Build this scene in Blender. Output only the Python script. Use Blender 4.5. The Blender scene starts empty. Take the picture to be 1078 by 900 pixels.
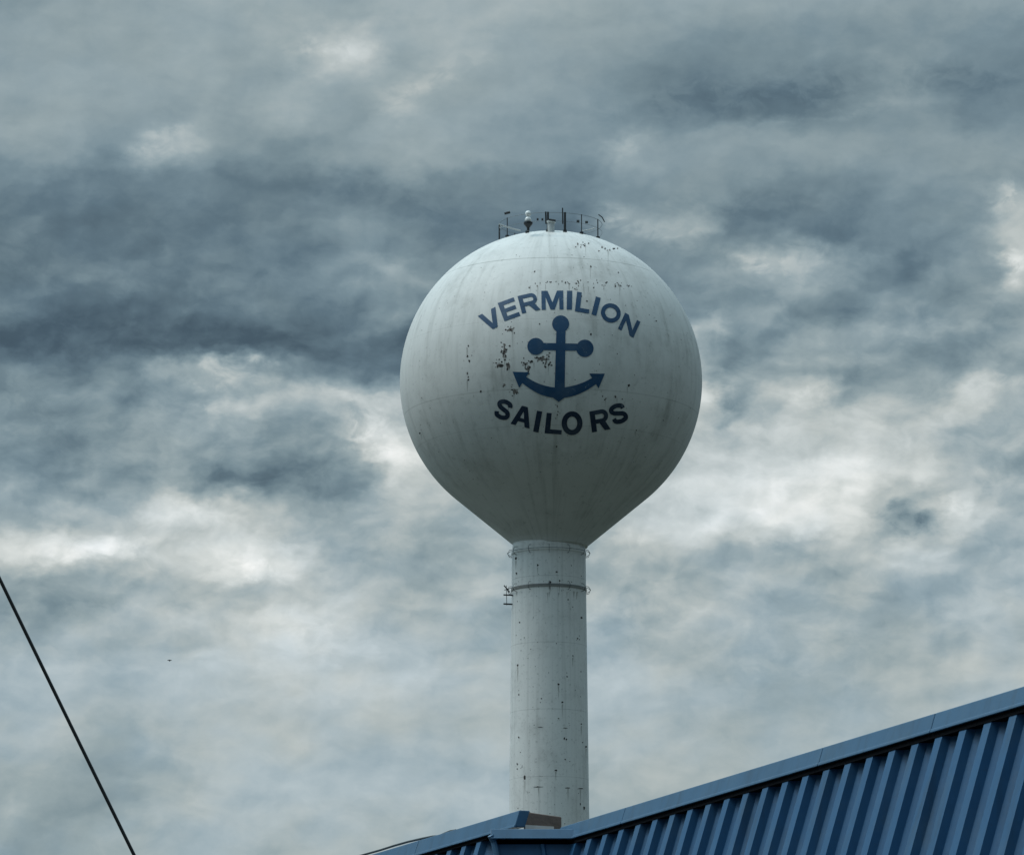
import bpy, bmesh, math, random
from mathutils import Vector, Matrix
from mathutils.geometry import tessellate_polygon

random.seed(7)
scene = bpy.context.scene
COL = scene.collection
R = math.radians

# ------------------------------------------------------------------ camera
EYE = Vector((0, 0, 1.65))
FOC = 4640.0                         # focal length in photo pixels (1078 wide)
PITCH = math.atan(900 / FOC)
CF = Vector((0, math.cos(PITCH), math.sin(PITCH)))
CU = Vector((0, -math.sin(PITCH), math.cos(PITCH)))
CR = Vector((1, 0, 0))

def ray(x, y):
    return CF + CR * ((x - 539) / FOC) + CU * ((450 - y) / FOC)
def at(x, y, z):                     # point at depth z
    return EYE + ray(x, y) * z
def at_h(x, y, h):                   # point on the horizontal plane z = h
    d = ray(x, y)
    return EYE + d * ((h - EYE.z) / d.z)

cam_d = bpy.data.cameras.new('camera')
cam = bpy.data.objects.new('camera', cam_d)
COL.objects.link(cam)
cam.location = EYE
cam.rotation_euler = (math.pi / 2 + PITCH, 0, 0)
cam_d.sensor_fit = 'HORIZONTAL'
cam_d.sensor_width = 36
cam_d.lens = 36 * FOC / 1078
cam_d.clip_start = 0.5
cam_d.clip_end = 20000
scene.camera = cam

# ------------------------------------------------------------------ node helpers
class NT:
    def __init__(s, tree): s.t = tree
    def n(s, typ, **kw):
        nd = s.t.nodes.new(typ)
        for k, v in kw.items(): setattr(nd, k, v)
        return nd
    def l(s, a, b): s.t.links.new(a, b)
    def put(s, sock, v):
        if hasattr(v, 'is_output') or hasattr(v, 'links'): s.l(v, sock)
        else: sock.default_value = v
    def math(s, op, a, b=None, c=None, clamp=False):
        nd = s.n('ShaderNodeMath', operation=op, use_clamp=clamp)
        s.put(nd.inputs[0], a)
        if b is not None: s.put(nd.inputs[1], b)
        if c is not None: s.put(nd.inputs[2], c)
        return nd.outputs[0]
    def smooth(s, v, a, b, lo=0.0, hi=1.0):
        nd = s.n('ShaderNodeMapRange', interpolation_type='SMOOTHSTEP')
        s.put(nd.inputs[0], v)
        nd.inputs[1].default_value = a; nd.inputs[2].default_value = b
        nd.inputs[3].default_value = lo; nd.inputs[4].default_value = hi
        return nd.outputs[0]
    def mixf(s, f, a, b):
        nd = s.n('ShaderNodeMix', data_type='FLOAT')
        s.put(nd.inputs[0], f); s.put(nd.inputs[2], a); s.put(nd.inputs[3], b)
        return nd.outputs[0]
    def mixc(s, f, a, b):
        nd = s.n('ShaderNodeMix', data_type='RGBA')
        s.put(nd.inputs[0], f); s.put(nd.inputs[6], a); s.put(nd.inputs[7], b)
        return nd.outputs[2]
    def noise(s, vec, scale, detail=4, rough=0.55, dist=0.0):
        nd = s.n('ShaderNodeTexNoise')
        s.l(vec, nd.inputs['Vector'])
        nd.inputs['Scale'].default_value = scale
        nd.inputs['Detail'].default_value = detail
        nd.inputs['Roughness'].default_value = rough
        nd.inputs['Distortion'].default_value = dist
        return nd.outputs['Fac']
    def comb(s, x, y, z=0.0):
        nd = s.n('ShaderNodeCombineXYZ')
        s.put(nd.inputs[0], x); s.put(nd.inputs[1], y); s.put(nd.inputs[2], z)
        return nd.outputs[0]

def s2l(v):
    v /= 255.0
    return v / 12.92 if v <= 0.04045 else ((v + 0.055) / 1.055) ** 2.4
def rgb(r, g, b): return (s2l(r), s2l(g), s2l(b), 1)

def material(name, base, rough=0.5, metal=0.0, var=0.12, nscale=3.0, bump=0.0, bscale=40.0, spec=0.5, extra=None):
    m = bpy.data.materials.new(name)
    m.use_nodes = True
    k = NT(m.node_tree)
    bs = m.node_tree.nodes['Principled BSDF']
    tc = k.n('ShaderNodeTexCoord').outputs['Object']
    nz = k.noise(tc, nscale, 6, 0.6)
    f = k.math('MULTIPLY_ADD', nz, 2 * var, 1 - var)
    hsv = k.n('ShaderNodeHueSaturation')
    hsv.inputs['Color'].default_value = (*base[:3], 1)
    k.l(f, hsv.inputs['Value'])
    c = hsv.outputs[0]
    if extra: c = extra(k, tc, c)
    k.l(c, bs.inputs['Base Color'])
    k.l(k.math('MULTIPLY_ADD', k.noise(tc, nscale * 2.3, 3), 0.2, rough - 0.1), bs.inputs['Roughness'])
    bs.inputs['Metallic'].default_value = metal
    bs.inputs['Specular IOR Level'].default_value = spec
    if bump:
        b = k.n('ShaderNodeBump')
        b.inputs['Strength'].default_value = bump
        b.inputs['Distance'].default_value = 0.02
        k.l(k.noise(tc, bscale, 4), b.inputs['Height'])
        k.l(b.outputs[0], bs.inputs['Normal'])
    return m

# ------------------------------------------------------------------ sky
# cloud luminance (sRGB code values) as a function of direction: azimuth across, elevation down
CX = [0, 60, 120, 180, 240, 300, 360, 420, 480, 540, 600, 660, 720, 780, 840, 900, 960, 1020, 1080]
ROWS = [
 (0,   [128,140,142,145,148,145,140,150,152,148,146,145,140,142,140,138,135,142,140]),
 (60,  [138,142,142,146,138,145,168,140,152,142,138,128,122,118,118,125,128,118,110]),
 (120, [138,145,138,138,138,150,136,152,145,140,135,125,112,107,108,118,132,113,118]),
 (160, [142,142,128,152,132,122,136,144,140,134,124,140,134,136,136,136,134,137,132]),
 (200, [112,108,106,116,106,104,114,112,114,112,108,124,134,126,118,118,124,130,136]),
 (240, [102,102, 99,100,101,106,126,118,106,103,100,134,142,116,106,110,114,128,168]),
 (290, [104,102,105,107,111,110,117,130,118,110,110,112,116,126,148,122,112,126,170]),
 (330, [ 98, 93, 92, 92, 95,101,110,120,112,110,110,112,122,130,132,130,122,132,140]),
 (365, [ 92, 90, 87, 86, 88, 92, 98,100,100,105,110,130,142,118,142,136,130,132,138]),
 (390, [104,104,112,140,150,118,108,118,120,120,120,140,170,126,142,130,126,128,130]),
 (425, [112,114,118,142,164,148,150,165,140,140,140,150,182,142,170,142,150,170,150]),
 (465, [128,120,126,142,134,118,150,200,170,150,150,160,180,176,186,184,176,160,150]),
 (500, [132,124,128,150,118,112,118,165,160,150,150,165,176,186,196,196,190,168,146]),
 (545, [136,144,158,184,172,136,138,146,150,150,150,172,180,196,200,180,134,172,150]),
 (585, [176,198,188,168,186,192,152,150,150,150,150,164,162,152,148,158,160,154,150]),
 (622, [136,138,140,142,156,166,158,150,142,144,150,140,150,156,152,152,152,154,150]),
 (665, [146,148,150,156,172,180,172,160,154,150,150,142,152,158,154,148,148,156,156]),
 (720, [156,158,154,160,166,178,174,166,160,158,155,168,162,154,150,148,150,158,172]),
 (780, [152,150,138,150,162,160,154,156,156,156,155,158,152,150,152,155,155,158,160]),
 (840, [146,138,134,150,162,160,156,156,156,152,150,154,152,152,152,152,152,152,152]),
 (900, [138,138,144,150,156,156,156,152,150,150,150,150,150,150,150,150,150,150,150]),
]
# small bright / dark features: x, y, rx, ry, amplitude
BLOBS = [
 (345, 50, 34, 16, 10), (160, 152, 26, 16, 5), (660, 155, 22, 14, 12), (650, 236, 20, 14, 26),
 (712, 246, 26, 10, 12), (1060, 214, 22, 12, 28), (1062, 288, 14, 14, 36), (835, 275, 34, 14, 16),
 (262, 388, 42, 8, 26), (385, 448, 34, 14, 22), (212, 432, 26, 10, 16), (415, 485, 18, 24, 16),
 (100, 588, 60, 8, 14), (262, 602, 26, 9, 18), (215, 535, 34, 16, 14), (960, 552, 34, 10, -30),
 (1010, 540, 10, 10, 18), (860, 505, 70, 26, 6), (280, 505, 70, 12, -14), (770, 420, 14, 30, -16),
 (860, 420, 26, 16, 14), (1040, 415, 36, 9, 14), (750, 350, 14, 20, 14), (1040, 510, 24, 30, -10),
 (680, 640, 44, 26, -8), (820, 690, 90, 40, -6),
 (165, 155, 60, 12, 10, -35), (345, 58, 60, 20, 6, -25), (445, 95, 55, 12, 12, -32), (160, 352, 270, 15, -7, 2), (60, 372, 110, 9, -6, 0),
 (400, 205, 70, 16, -9, 14), (800, 102, 130, 17, -15, -6), (860, 128, 120, 7, 9, -8), (1030, 95, 60, 18, -10, 0), (790, 215, 100, 14, -9, 0),
 (800, 280, 40, 7, 14, 18), (880, 262, 46, 8, 10, 8), (725, 385, 12, 44, 14, -20), (225, 400, 60, 8, 14, 4), (360, 420, 60, 8, 12, 16),
 (130, 575, 40, 10, 14, -10), (270, 590, 60, 8, 12, 10), (70, 640, 110, 10, -9, -3), (330, 668, 60, 26, 10, 20), (390, 470, 30, 14, 14, 30),
 (900, 570, 120, 6, -8, -6), (1000, 575, 40, 8, 10, -30), (680, 250, 60, 7, 10, 14), (1000, 350, 90, 10, 8, 0), (60, 290, 120, 10, 6, 0),
]
world = bpy.data.worlds.new('World')
scene.world = world
world.use_nodes = True
k = NT(world.node_tree)
for nd in list(world.node_tree.nodes): world.node_tree.nodes.remove(nd)
out = k.n('ShaderNodeOutputWorld')
bg = k.n('ShaderNodeBackground')
bg.inputs['Strength'].default_value = 0.1
k.l(bg.outputs[0], out.inputs[0])
gen = k.n('ShaderNodeTexCoord').outputs['Generated']
sep = k.n('ShaderNodeSeparateXYZ'); k.l(gen, sep.inputs[0])
az = k.math('ARCTAN2', sep.outputs[0], sep.outputs[1])
el = k.math('ARCSINE', sep.outputs[2])
px = k.math('MULTIPLY_ADD', az, FOC * math.cos(PITCH), 539.0)
py = k.math('MULTIPLY_ADD', k.math('SUBTRACT', PITCH, el), FOC, 450.0)
# domain warp for ragged cloud edges
pv = k.comb(k.math('MULTIPLY', px, 0.01), k.math('MULTIPLY', py, 0.016))
def warp(vec, sc, det, amp):
    nd = k.n('ShaderNodeTexNoise')
    k.l(vec, nd.inputs['Vector'])
    nd.inputs['Scale'].default_value = sc
    nd.inputs['Detail'].default_value = det
    nd.inputs['Roughness'].default_value = 0.58
    sp = k.n('ShaderNodeSeparateColor'); k.l(nd.outputs['Color'], sp.inputs[0])
    return (k.math('MULTIPLY_ADD', sp.outputs[0], amp, -amp / 2),
            k.math('MULTIPLY_ADD', sp.outputs[1], amp * 0.62, -amp * 0.31), sp.outputs[2])
w1 = warp(pv, 1.2, 4, 80)
w2 = warp(pv, 4.2, 5, 28)
wx = k.math('ADD', px, k.math('ADD', w1[0], w2[0])); wy = k.math('ADD', py, k.math('ADD', w1[1], w2[1]))
puff = k.noise(k.comb(k.math('MULTIPLY', px, 0.030), k.math('MULTIPLY', py, 0.042), 9.0), 1.0, 7, 0.58, 0.5)
puff = k.smooth(puff, 0.40, 0.58, 0.45, 1.25)
fac = k.math('DIVIDE', k.math('ADD', wx, 40.0), 1160.0, clamp=True)
val = None
for i, (yy, vals) in enumerate(ROWS):
    rp = k.n('ShaderNodeValToRGB')
    cr = rp.color_ramp
    cr.interpolation = 'EASE'
    els = cr.elements
    while len(els) < len(CX): els.new(0.5)
    for j, xx in enumerate(CX):
        els[j].position = (xx + 40) / 1160.0
    for j in range(len(CX)):
        v = ((vals[j] - 140) * 1.12 + 147) / 255.0
        els[j].color = (v, v, v, 1)
    k.l(fac, rp.inputs[0])
    o = rp.outputs[0]
    if val is None: val = o
    else: val = k.mixf(k.smooth(wy, ROWS[i - 1][0], yy), val, o)
acc = None
for (bx_, by_, rx, ry, amp, *rot) in BLOBS:
    an = R(rot[0]) if rot else 0.0
    ca, sa = math.cos(an), math.sin(an)
    ox_ = k.math('SUBTRACT', wx, float(bx_)); oy_ = k.math('SUBTRACT', wy, float(by_))
    dx = k.math('MULTIPLY_ADD', ox_, ca / rx, k.math('MULTIPLY', oy_, sa / rx))
    dy = k.math('MULTIPLY_ADD', ox_, -sa / ry, k.math('MULTIPLY', oy_, ca / ry))
    d2 = k.math('MULTIPLY_ADD', dx, dx, k.math('MULTIPLY', dy, dy))
    g = k.math('MULTIPLY', k.math('EXPONENT', k.math('MULTIPLY', d2, -0.8)), amp * 1.25 / 255.0)
    acc = g if acc is None else k.math('ADD', acc, g)
val = k.math('ADD', k.math('ADD', val, k.math('MULTIPLY', acc, puff)), k.math('ADD', k.smooth(py, 380, 620, 0.010, 0.030), k.smooth(py, 130, 40, 0.0, 0.008)))
# billows: cloud relief seen as lit from above, at three sizes
def relief(sx, sy, dx, dy, amp, det, seed, dist, rough=0.56):
    def smp(ox, oy):
        return k.noise(k.comb(k.math('MULTIPLY_ADD', wx2, sx, ox * sx), k.math('MULTIPLY_ADD', wy2, sy, oy * sy), seed), 1.0, det, rough, dist)
    return k.math('MULTIPLY', k.math('SUBTRACT', smp(0, 0), smp(dx, dy)), amp)
wx2 = k.mixf(0.45, px, wx); wy2 = k.mixf(0.45, py, wy)
calm = k.math('MULTIPLY_ADD', k.smooth(wy, 130, 400), 0.7, 0.3)
calm = k.math('MULTIPLY', calm, k.math('SUBTRACT', 1.0, k.math('MULTIPLY', k.smooth(wy, 560, 760), 0.55)))
rel = k.math('ADD', relief(0.0075, 0.011, -16, -22, 0.44, 2.5, 1.0, 0.2), relief(0.019, 0.027, -6, -8, 0.24, 4, 5.0, 0.25))
rel = k.math('MULTIPLY', rel, calm)
d1 = k.noise(k.comb(k.math('MULTIPLY', wx2, 0.010), k.math('MULTIPLY', wy2, 0.020)), 1.0, 9, 0.57, 0.3)
d2n = k.noise(k.comb(k.math('MULTIPLY', px, 0.05), k.math('MULTIPLY', py, 0.065), 3.0), 1.0, 5, 0.6, 0.2)
val = k.math('ADD', val, rel)
val = k.math('ADD', val, k.math('MULTIPLY', k.math('MULTIPLY_ADD', d1, 0.15, -0.075), k.math('MULTIPLY_ADD', calm, 0.75, 0.25)))
val = k.math('ADD', val, k.math('MULTIPLY_ADD', d2n, 0.036, -0.018))
# the sky away from this window: a broken, brighter overcast overhead
cs = k.comb(k.math('DIVIDE', sep.outputs[0], k.math('ADD', k.math('ABSOLUTE', sep.outputs[2]), 0.18)),
            k.math('DIVIDE', sep.outputs[1], k.math('ADD', k.math('ABSOLUTE', sep.outputs[2]), 0.18)))
far = k.noise(cs, 1.6, 8, 0.58, 0.3)
farv = k.math('MULTIPLY_ADD', far, 0.5, 0.21)
m1 = k.smooth(k.math('ABSOLUTE', k.math('SUBTRACT', px, 539.0)), 545, 800)
m2 = k.smooth(k.math('ABSOLUTE', k.math('SUBTRACT', py, 450.0)), 480, 800)
out_m = k.math('MAXIMUM', m1, m2)
val = k.mixf(out_m, val, farv)
ramp = k.n('ShaderNodeValToRGB')
cr = ramp.color_ramp
stops = [(0.0, (30, 42, 52)), (0.30, (66, 84, 95)), (0.42, (92, 112, 122)), (0.52, (120, 139, 146)),
         (0.62, (149, 164, 167)), (0.72, (181, 189, 187)), (0.84, (212, 217, 214)), (1.0, (248, 249, 246))]
while len(cr.elements) < len(stops): cr.elements.new(0.5)
for e, (p_, c_) in zip(cr.elements, stops): e.position = p_
for e, (p_, c_) in zip(cr.elements, stops): e.color = rgb(*c_)
k.l(val, ramp.inputs[0])
# unseen upper sky brightened strongly toward the zenith to light the tank
zen = k.smooth(sep.outputs[2], 0.28, 0.75, 10.0, 76.0)
# unseen sky shaped for the shading: brighter left and beyond the tower, darker behind
side = k.math('ADD', k.math('MULTIPLY', sep.outputs[0], -0.8), k.math('MULTIPLY', sep.outputs[1], 0.6))
zen = k.math('MULTIPLY', zen, k.mixf(out_m, 1.0, k.smooth(side, -0.9, 1.0, 0.36, 1.25)))
tn = k.noise(k.comb(k.math('MULTIPLY', px, 0.006), k.math('MULTIPLY', py, 0.009), 4.0), 1.0, 3)
tn = k.math('MULTIPLY', k.smooth(tn, 0.35, 0.65), k.smooth(py, 450, 720, 0.35, 1.0))
def tint(f, c0, colr):
    nd = k.n('ShaderNodeMix', data_type='RGBA', blend_type='MULTIPLY')
    k.put(nd.inputs[0], f); k.l(c0, nd.inputs[6]); nd.inputs[7].default_value = (*colr, 1)
    return nd.outputs[2]
tc_ = tint(tn, ramp.outputs[0], (0.92, 0.99, 1.075))
tc_ = tint(k.smooth(sep.outputs[2], 0.28, 0.6), tc_, (1.04, 1.0, 0.98))
zc = k.n('ShaderNodeVectorMath', operation='SCALE')
k.l(tc_, zc.inputs[0]); k.l(zen, zc.inputs['Scale'])
sky = k.n('ShaderNodeTexSky', sky_type='NISHITA', sun_disc=False)
SUN_EL, SUN_AZ = R(58), R(-95)       # azimuth from +Y towards +X (negative = left of the tower, behind it)
sky.sun_elevation = SUN_EL
sky.sun_rotation = SUN_AZ
sky.dust_density = 2.0
col = k.mixc(0.05, zc.outputs[0], sky.outputs[0])
k.l(col, bg.inputs['Color'])
world.cycles.sampling_method = 'MANUAL'
world.cycles.sample_map_resolution = 1024

sl = bpy.data.lights.new('sun', 'SUN')
sl.energy = 1.1
sl.angle = R(24)
sl.color = (1.0, 0.95, 0.88)
so = bpy.data.objects.new('sun', sl)
COL.objects.link(so)
sd = Vector((math.sin(SUN_AZ) * math.cos(SUN_EL), math.cos(SUN_AZ) * math.cos(SUN_EL), math.sin(SUN_EL)))
so.rotation_euler = sd.to_track_quat('Z', 'Y').to_euler()
so.location = (0, 0, 80)

# ------------------------------------------------------------------ mesh helpers
def link(name, bm, mat, parent=None, smooth=False, loc=None):
    me = bpy.data.meshes.new(name)
    bm.normal_update()
    bm.to_mesh(me); bm.free()
    if smooth:
        for p in me.polygons: p.use_smooth = True
    me.materials.append(mat)
    o = bpy.data.objects.new(name, me)
    COL.objects.link(o)
    if parent is not None:
        o.parent = parent
        base = Vector((0, 0, 0)); q = parent
        while q is not None: base += q.location; q = q.parent
        o.data.transform(Matrix.Translation(-base))
    elif loc is not None:
        o.data.transform(Matrix.Translation(-Vector(loc))); o.location = loc
    return o
def empty(name, loc, label, cat, group=None):
    o = bpy.data.objects.new(name, None)
    COL.objects.link(o); o.location = loc
    o['label'] = label; o['category'] = cat
    if group: o['group'] = group
    return o
def tag(o, label, cat, group=None):
    o['label'] = label; o['category'] = cat
    if group: o['group'] = group
    return o
def lathe(bm, prof, c, seg=64, caps=True):
    rings = []
    for (r, z) in prof:
        rings.append([bm.verts.new((c[0] + r * math.cos(2 * math.pi * i / seg), c[1] + r * math.sin(2 * math.pi * i / seg), z)) for i in range(seg)])
    for a, b in zip(rings, rings[1:]):
        for i in range(seg):
            bm.faces.new((a[i], a[(i + 1) % seg], b[(i + 1) % seg], b[i]))
    if caps:
        bm.faces.new(list(reversed(rings[0]))); bm.faces.new(rings[-1])
def box8(bm, p):                      # p: 4 bottom + 4 top, same winding
    v = [bm.verts.new(q) for q in p]
    for f in ((3, 2, 1, 0), (4, 5, 6, 7), (0, 1, 5, 4), (1, 2, 6, 5), (2, 3, 7, 6), (3, 0, 4, 7)):
        bm.faces.new([v[i] for i in f])
def tube(bm, pts, rad, seg=8, closed=False):
    pts = [Vector(p) for p in pts]
    n = len(pts); rings = []; prev = None
    for i in range(n):
        a = pts[(i - 1) % n] if (i > 0 or closed) else pts[i]
        b = pts[(i + 1) % n] if (i < n - 1 or closed) else pts[i]
        t = (b - a).normalized()
        up = Vector((0, 0, 1)) if abs(t.z) < 0.95 else Vector((1, 0, 0))
        x = t.cross(up).normalized(); y = x.cross(t).normalized()
        rr = rad[i] if isinstance(rad, (list, tuple)) else rad
        rings.append([bm.verts.new(pts[i] + x * rr * math.cos(2 * math.pi * j / seg) + y * rr * math.sin(2 * math.pi * j / seg)) for j in range(seg)])
    m = n if closed else n - 1
    for i in range(m):
        a, b = rings[i], rings[(i + 1) % n]
        for j in range(seg):
            bm.faces.new((a[j], a[(j + 1) % seg], b[(j + 1) % seg], b[j]))
    if not closed:
        bm.faces.new(list(reversed(rings[0]))); bm.faces.new(rings[-1])

# ------------------------------------------------------------------ materials
def seams_tank(k, tc, c):
    s = k.n('ShaderNodeSeparateXYZ'); k.l(tc, s.inputs[0])
    z = s.outputs[2]
    wob = k.noise(tc, 1.5, 5)
    tot = None
    for (h, wd, a) in TANK_SEAMS:
        g = k.math('MULTIPLY', k.smooth(k.math('ABSOLUTE', k.math('SUBTRACT', z, h)), 0.0, wd, 1, 0), a)
        tot = g if tot is None else k.math('ADD', tot, g)
    # vertical wash streaks of grime
    ang = k.math('ARCTAN2', s.outputs[0], s.outputs[1])
    st = k.noise(k.comb(k.math('MULTIPLY', ang, 14.0), k.math('MULTIPLY', z, 0.35)), 1.0, 6, 0.6)
    st = k.smooth(st, 0.45, 0.8, 0.0, 0.34)
    blot = k.smooth(k.noise(tc, 0.55, 8, 0.68), 0.46, 0.75, 0.0, 0.34)
    fine = k.smooth(k.noise(tc, 5.5, 8, 0.75), 0.54, 0.74, 0.0, 0.45)
    f = k.math('ADD', k.math('ADD', k.math('MULTIPLY', tot, wob), st), k.math('ADD', blot, fine), clamp=True)
    return k.mixc(f, c, (0.20, 0.20, 0.17, 1))
TCZ = [0]
WHITE = (0.70, 0.69, 0.655)
TANK_SEAMS = []
# tank geometry first (seam heights need it)
RAD = 5.6
ZD = RAD * FOC / 159.0
TC = at(580, 402, ZD)                # centre of the sphere
TX, TY, TZ = TC
TANK_SEAMS = [(3.75, 0.03, 0.9), (-1.35, 0.025, 0.6), (-2.6, 0.02, 0.4), (1.2, 0.02, 0.3)]
m_tank = material('weathered_white_paint', WHITE, rough=0.58, var=0.07, nscale=0.9, bump=0.12, bscale=3.0, extra=seams_tank)
def seams_shaft(k, tc, c):
    s = k.n('ShaderNodeSeparateXYZ'); k.l(tc, s.inputs[0])
    ang = k.math('ARCTAN2', s.outputs[0], s.outputs[1])
    st = k.noise(k.comb(k.math('MULTIPLY', ang, 9.0), k.math('MULTIPLY', s.outputs[2], 0.12)), 1.0, 6, 0.6)
    st = k.smooth(st, 0.45, 0.8, 0.0, 0.3)
    blot = k.smooth(k.noise(tc, 0.9, 6, 0.62), 0.5, 0.75, 0.0, 0.25)
    fine = k.smooth(k.noise(tc, 8.0, 8, 0.75), 0.53, 0.73, 0.0, 0.5)
    wl = k.math('FRACT', k.math('DIVIDE', s.outputs[2], 2.45))
    wl = k.math('MULTIPLY', k.smooth(wl, 0.0, 0.016, 0.6, 0.0), k.noise(tc, 2.0, 4))
    fine = k.math('ADD', fine, wl)
    return k.mixc(k.math('ADD', st, k.math('ADD', blot, fine), clamp=True), c, (0.2, 0.2, 0.18, 1))
m_shaft = material('shaft_white_paint', (0.79, 0.78, 0.745), rough=0.45, var=0.06, nscale=0.7, bump=0.15, bscale=4, extra=seams_shaft)
def sign_wear(k, tc, c):
    f = k.smooth(k.noise(tc, 7.0, 7, 0.72), 0.60, 0.70, 0.0, 0.75)
    h = k.smooth(k.noise(tc, 1.3, 5, 0.6), 0.42, 0.7, 0.0, 0.16)
    return k.mixc(k.math('ADD', f, h, clamp=True), c, (0.20, 0.25, 0.29, 1))
m_navy = material('blue_sign_paint', (0.013, 0.062, 0.138), rough=0.5, spec=0.35, var=0.3, nscale=2.2, extra=sign_wear)
m_navyd = material('dark_navy_sign_paint', (0.010, 0.024, 0.052), rough=0.5, spec=0.35, var=0.3, nscale=2.2, extra=sign_wear)  # lower word, darker than the upper word and anchor
m_rust = material('dark_rust', (0.035, 0.028, 0.026), rough=0.85, var=0.5, nscale=5)
m_stain = material('brown_rust_stain', (0.17, 0.15, 0.135), rough=0.85, var=0.4, nscale=5)
m_wornband = material('worn_band', (0.26, 0.255, 0.24), rough=0.8, var=0.5, nscale=5)
m_rail = material('dark_galvanised_steel', (0.035, 0.04, 0.045), rough=0.5, metal=0.3, var=0.2)
m_thin = material('grey_galvanised_steel', (0.13, 0.15, 0.16), rough=0.5, metal=0.2, var=0.2)
m_pale = material('pale_painted_steel', (0.5, 0.53, 0.53), rough=0.45, var=0.1)
m_globe = material('white_beacon_glass', (0.85, 0.86, 0.84), rough=0.12, var=0.02)
m_black = material('black_rubber', (0.018, 0.021, 0.022), rough=0.4, var=0.2)
def roof_wear(k, tc, c):
    mp = k.n('ShaderNodeMapping'); mp.inputs['Scale'].default_value = (6.0, 6.0, 0.5)
    k.l(tc, mp.inputs[0])
    c = k.mixc(k.smooth(k.noise(mp.outputs[0], 1.0, 6, 0.65), 0.45, 0.75, 0.0, 0.4), c, (0.028, 0.045, 0.06, 1))
    f = k.smooth(k.noise(tc, 2.2, 7, 0.65), 0.45, 0.8, 0.0, 0.25)
    c = k.mixc(f, c, (0.10, 0.16, 0.21, 1))
    g = k.smooth(k.noise(tc, 14.0, 5, 0.7), 0.60, 0.78, 0.0, 0.35)
    return k.mixc(g, c, (0.06, 0.055, 0.05, 1))
m_blue = material('blue_painted_metal', (0.024, 0.098, 0.205), rough=0.45, metal=0.0, var=0.2, nscale=1.4, bump=0.3, bscale=2.6, spec=0.35, extra=roof_wear)
m_cope = material('blue_coping_metal', (0.046, 0.120, 0.210), rough=0.42, metal=0.0, var=0.16, nscale=1.0, bump=0.3, bscale=2.2, spec=0.4, extra=roof_wear)
m_shade = material('painted_shade_black', (0.003, 0.0035, 0.005), rough=0.95, var=0.2, spec=0.05)  # near-black colour standing in for the shadow under the copings
m_brown = material('rusty_brown_sheet', (0.20, 0.145, 0.12), rough=0.8, var=0.35, nscale=5, bump=0.4, bscale=20)
m_cream = material('cream_flashing', (0.75, 0.70, 0.67), rough=0.7, var=0.2, nscale=8)
m_wall = material('cream_stucco', (0.48, 0.46, 0.42), rough=0.85, var=0.1, nscale=4, bump=0.3, bscale=60)
m_deck = material('tar_roofing', (0.06, 0.06, 0.06), rough=0.9, var=0.2)
m_glass = material('dark_window_glass', (0.02, 0.025, 0.03), rough=0.05, var=0.1)
m_bird = material('dark_plumage', (0.02, 0.02, 0.022), rough=0.8, var=0.3)

def ground_mix(k, tc, c):
    g = k.smooth(k.noise(tc, 0.02, 6, 0.6), 0.42, 0.58)
    c2 = k.mixc(k.noise(tc, 1.2, 6, 0.65), (0.018, 0.026, 0.012, 1), (0.045, 0.058, 0.028, 1))
    return k.mixc(g, c, c2)
m_ground = material('asphalt_and_grass', (0.040, 0.040, 0.040), rough=0.9, var=0.25, nscale=1.5, bump=0.4, bscale=25, extra=ground_mix)

# ------------------------------------------------------------------ ground
bm = bmesh.new()
N = 48
cen = bm.verts.new((0, 100, 0))
prev = None
for r in (60, 200, 700, 2500, 8000):
    ring = [bm.verts.new((r * math.cos(2 * math.pi * i / N), 100 + r * math.sin(2 * math.pi * i / N), 0)) for i in range(N)]
    for i in range(N):
        if prev is None: bm.faces.new((cen, ring[i], ring[(i + 1) % N]))
        else: bm.faces.new((prev[i], ring[i], ring[(i + 1) % N], prev[(i + 1) % N]))
    prev = ring
g = link('ground', bm, m_ground)
g['kind'] = 'structure'

# ------------------------------------------------------------------ water tower
tower = empty('water_tower', (TX, TY, 0), 'tall white water tower with a ball tank lettered VERMILION SAILORS round a blue anchor', 'water tower')
HD = TY                               # horizontal distance
def z_of(y):                          # height on the axis that shows at photo row y
    d = ray(580, y)
    return EYE.z + d.z * (HD / d.y)
def depth(z): return HD * math.cos(PITCH) + (z - EYE.z) * math.sin(PITCH)
zj = z_of(574.5)                      # junction of the cone with the shaft
rj = 38.6 * depth(zj) / FOC
dz = TZ - zj
dd = math.hypot(rj, dz)
# tangent point from (rj,-dz) to the circle
phi0 = math.atan2(-dz, rj)
tang = phi0 + math.acos(RAD / dd)
prof = []
n = 90
for i in range(n + 1):
    a = math.pi / 2 - 0.0008 + (tang - math.pi / 2) * i / n
    prof.append((max(RAD * math.cos(a), 0.01), TZ + RAD * math.sin(a)))
pt = prof[-1]
for i in range(1, 9):
    t = i / 8
    prof.append((pt[0] + (rj - pt[0]) * t, pt[1] + (zj - pt[1]) * t))
prof.append((rj - 0.01, zj - 0.05))
bm = bmesh.new(); lathe(bm, list(reversed(prof)), (TX, TY), 160)
tank = link('tank', bm, m_tank, tower, smooth=True)
# move the tank's origin to the sphere centre so that its material's seams follow it
tank.data.transform(Matrix.Translation((0, 0, -TZ))); tank.location = (0, 0, TZ)
tank_w = tank

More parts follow.
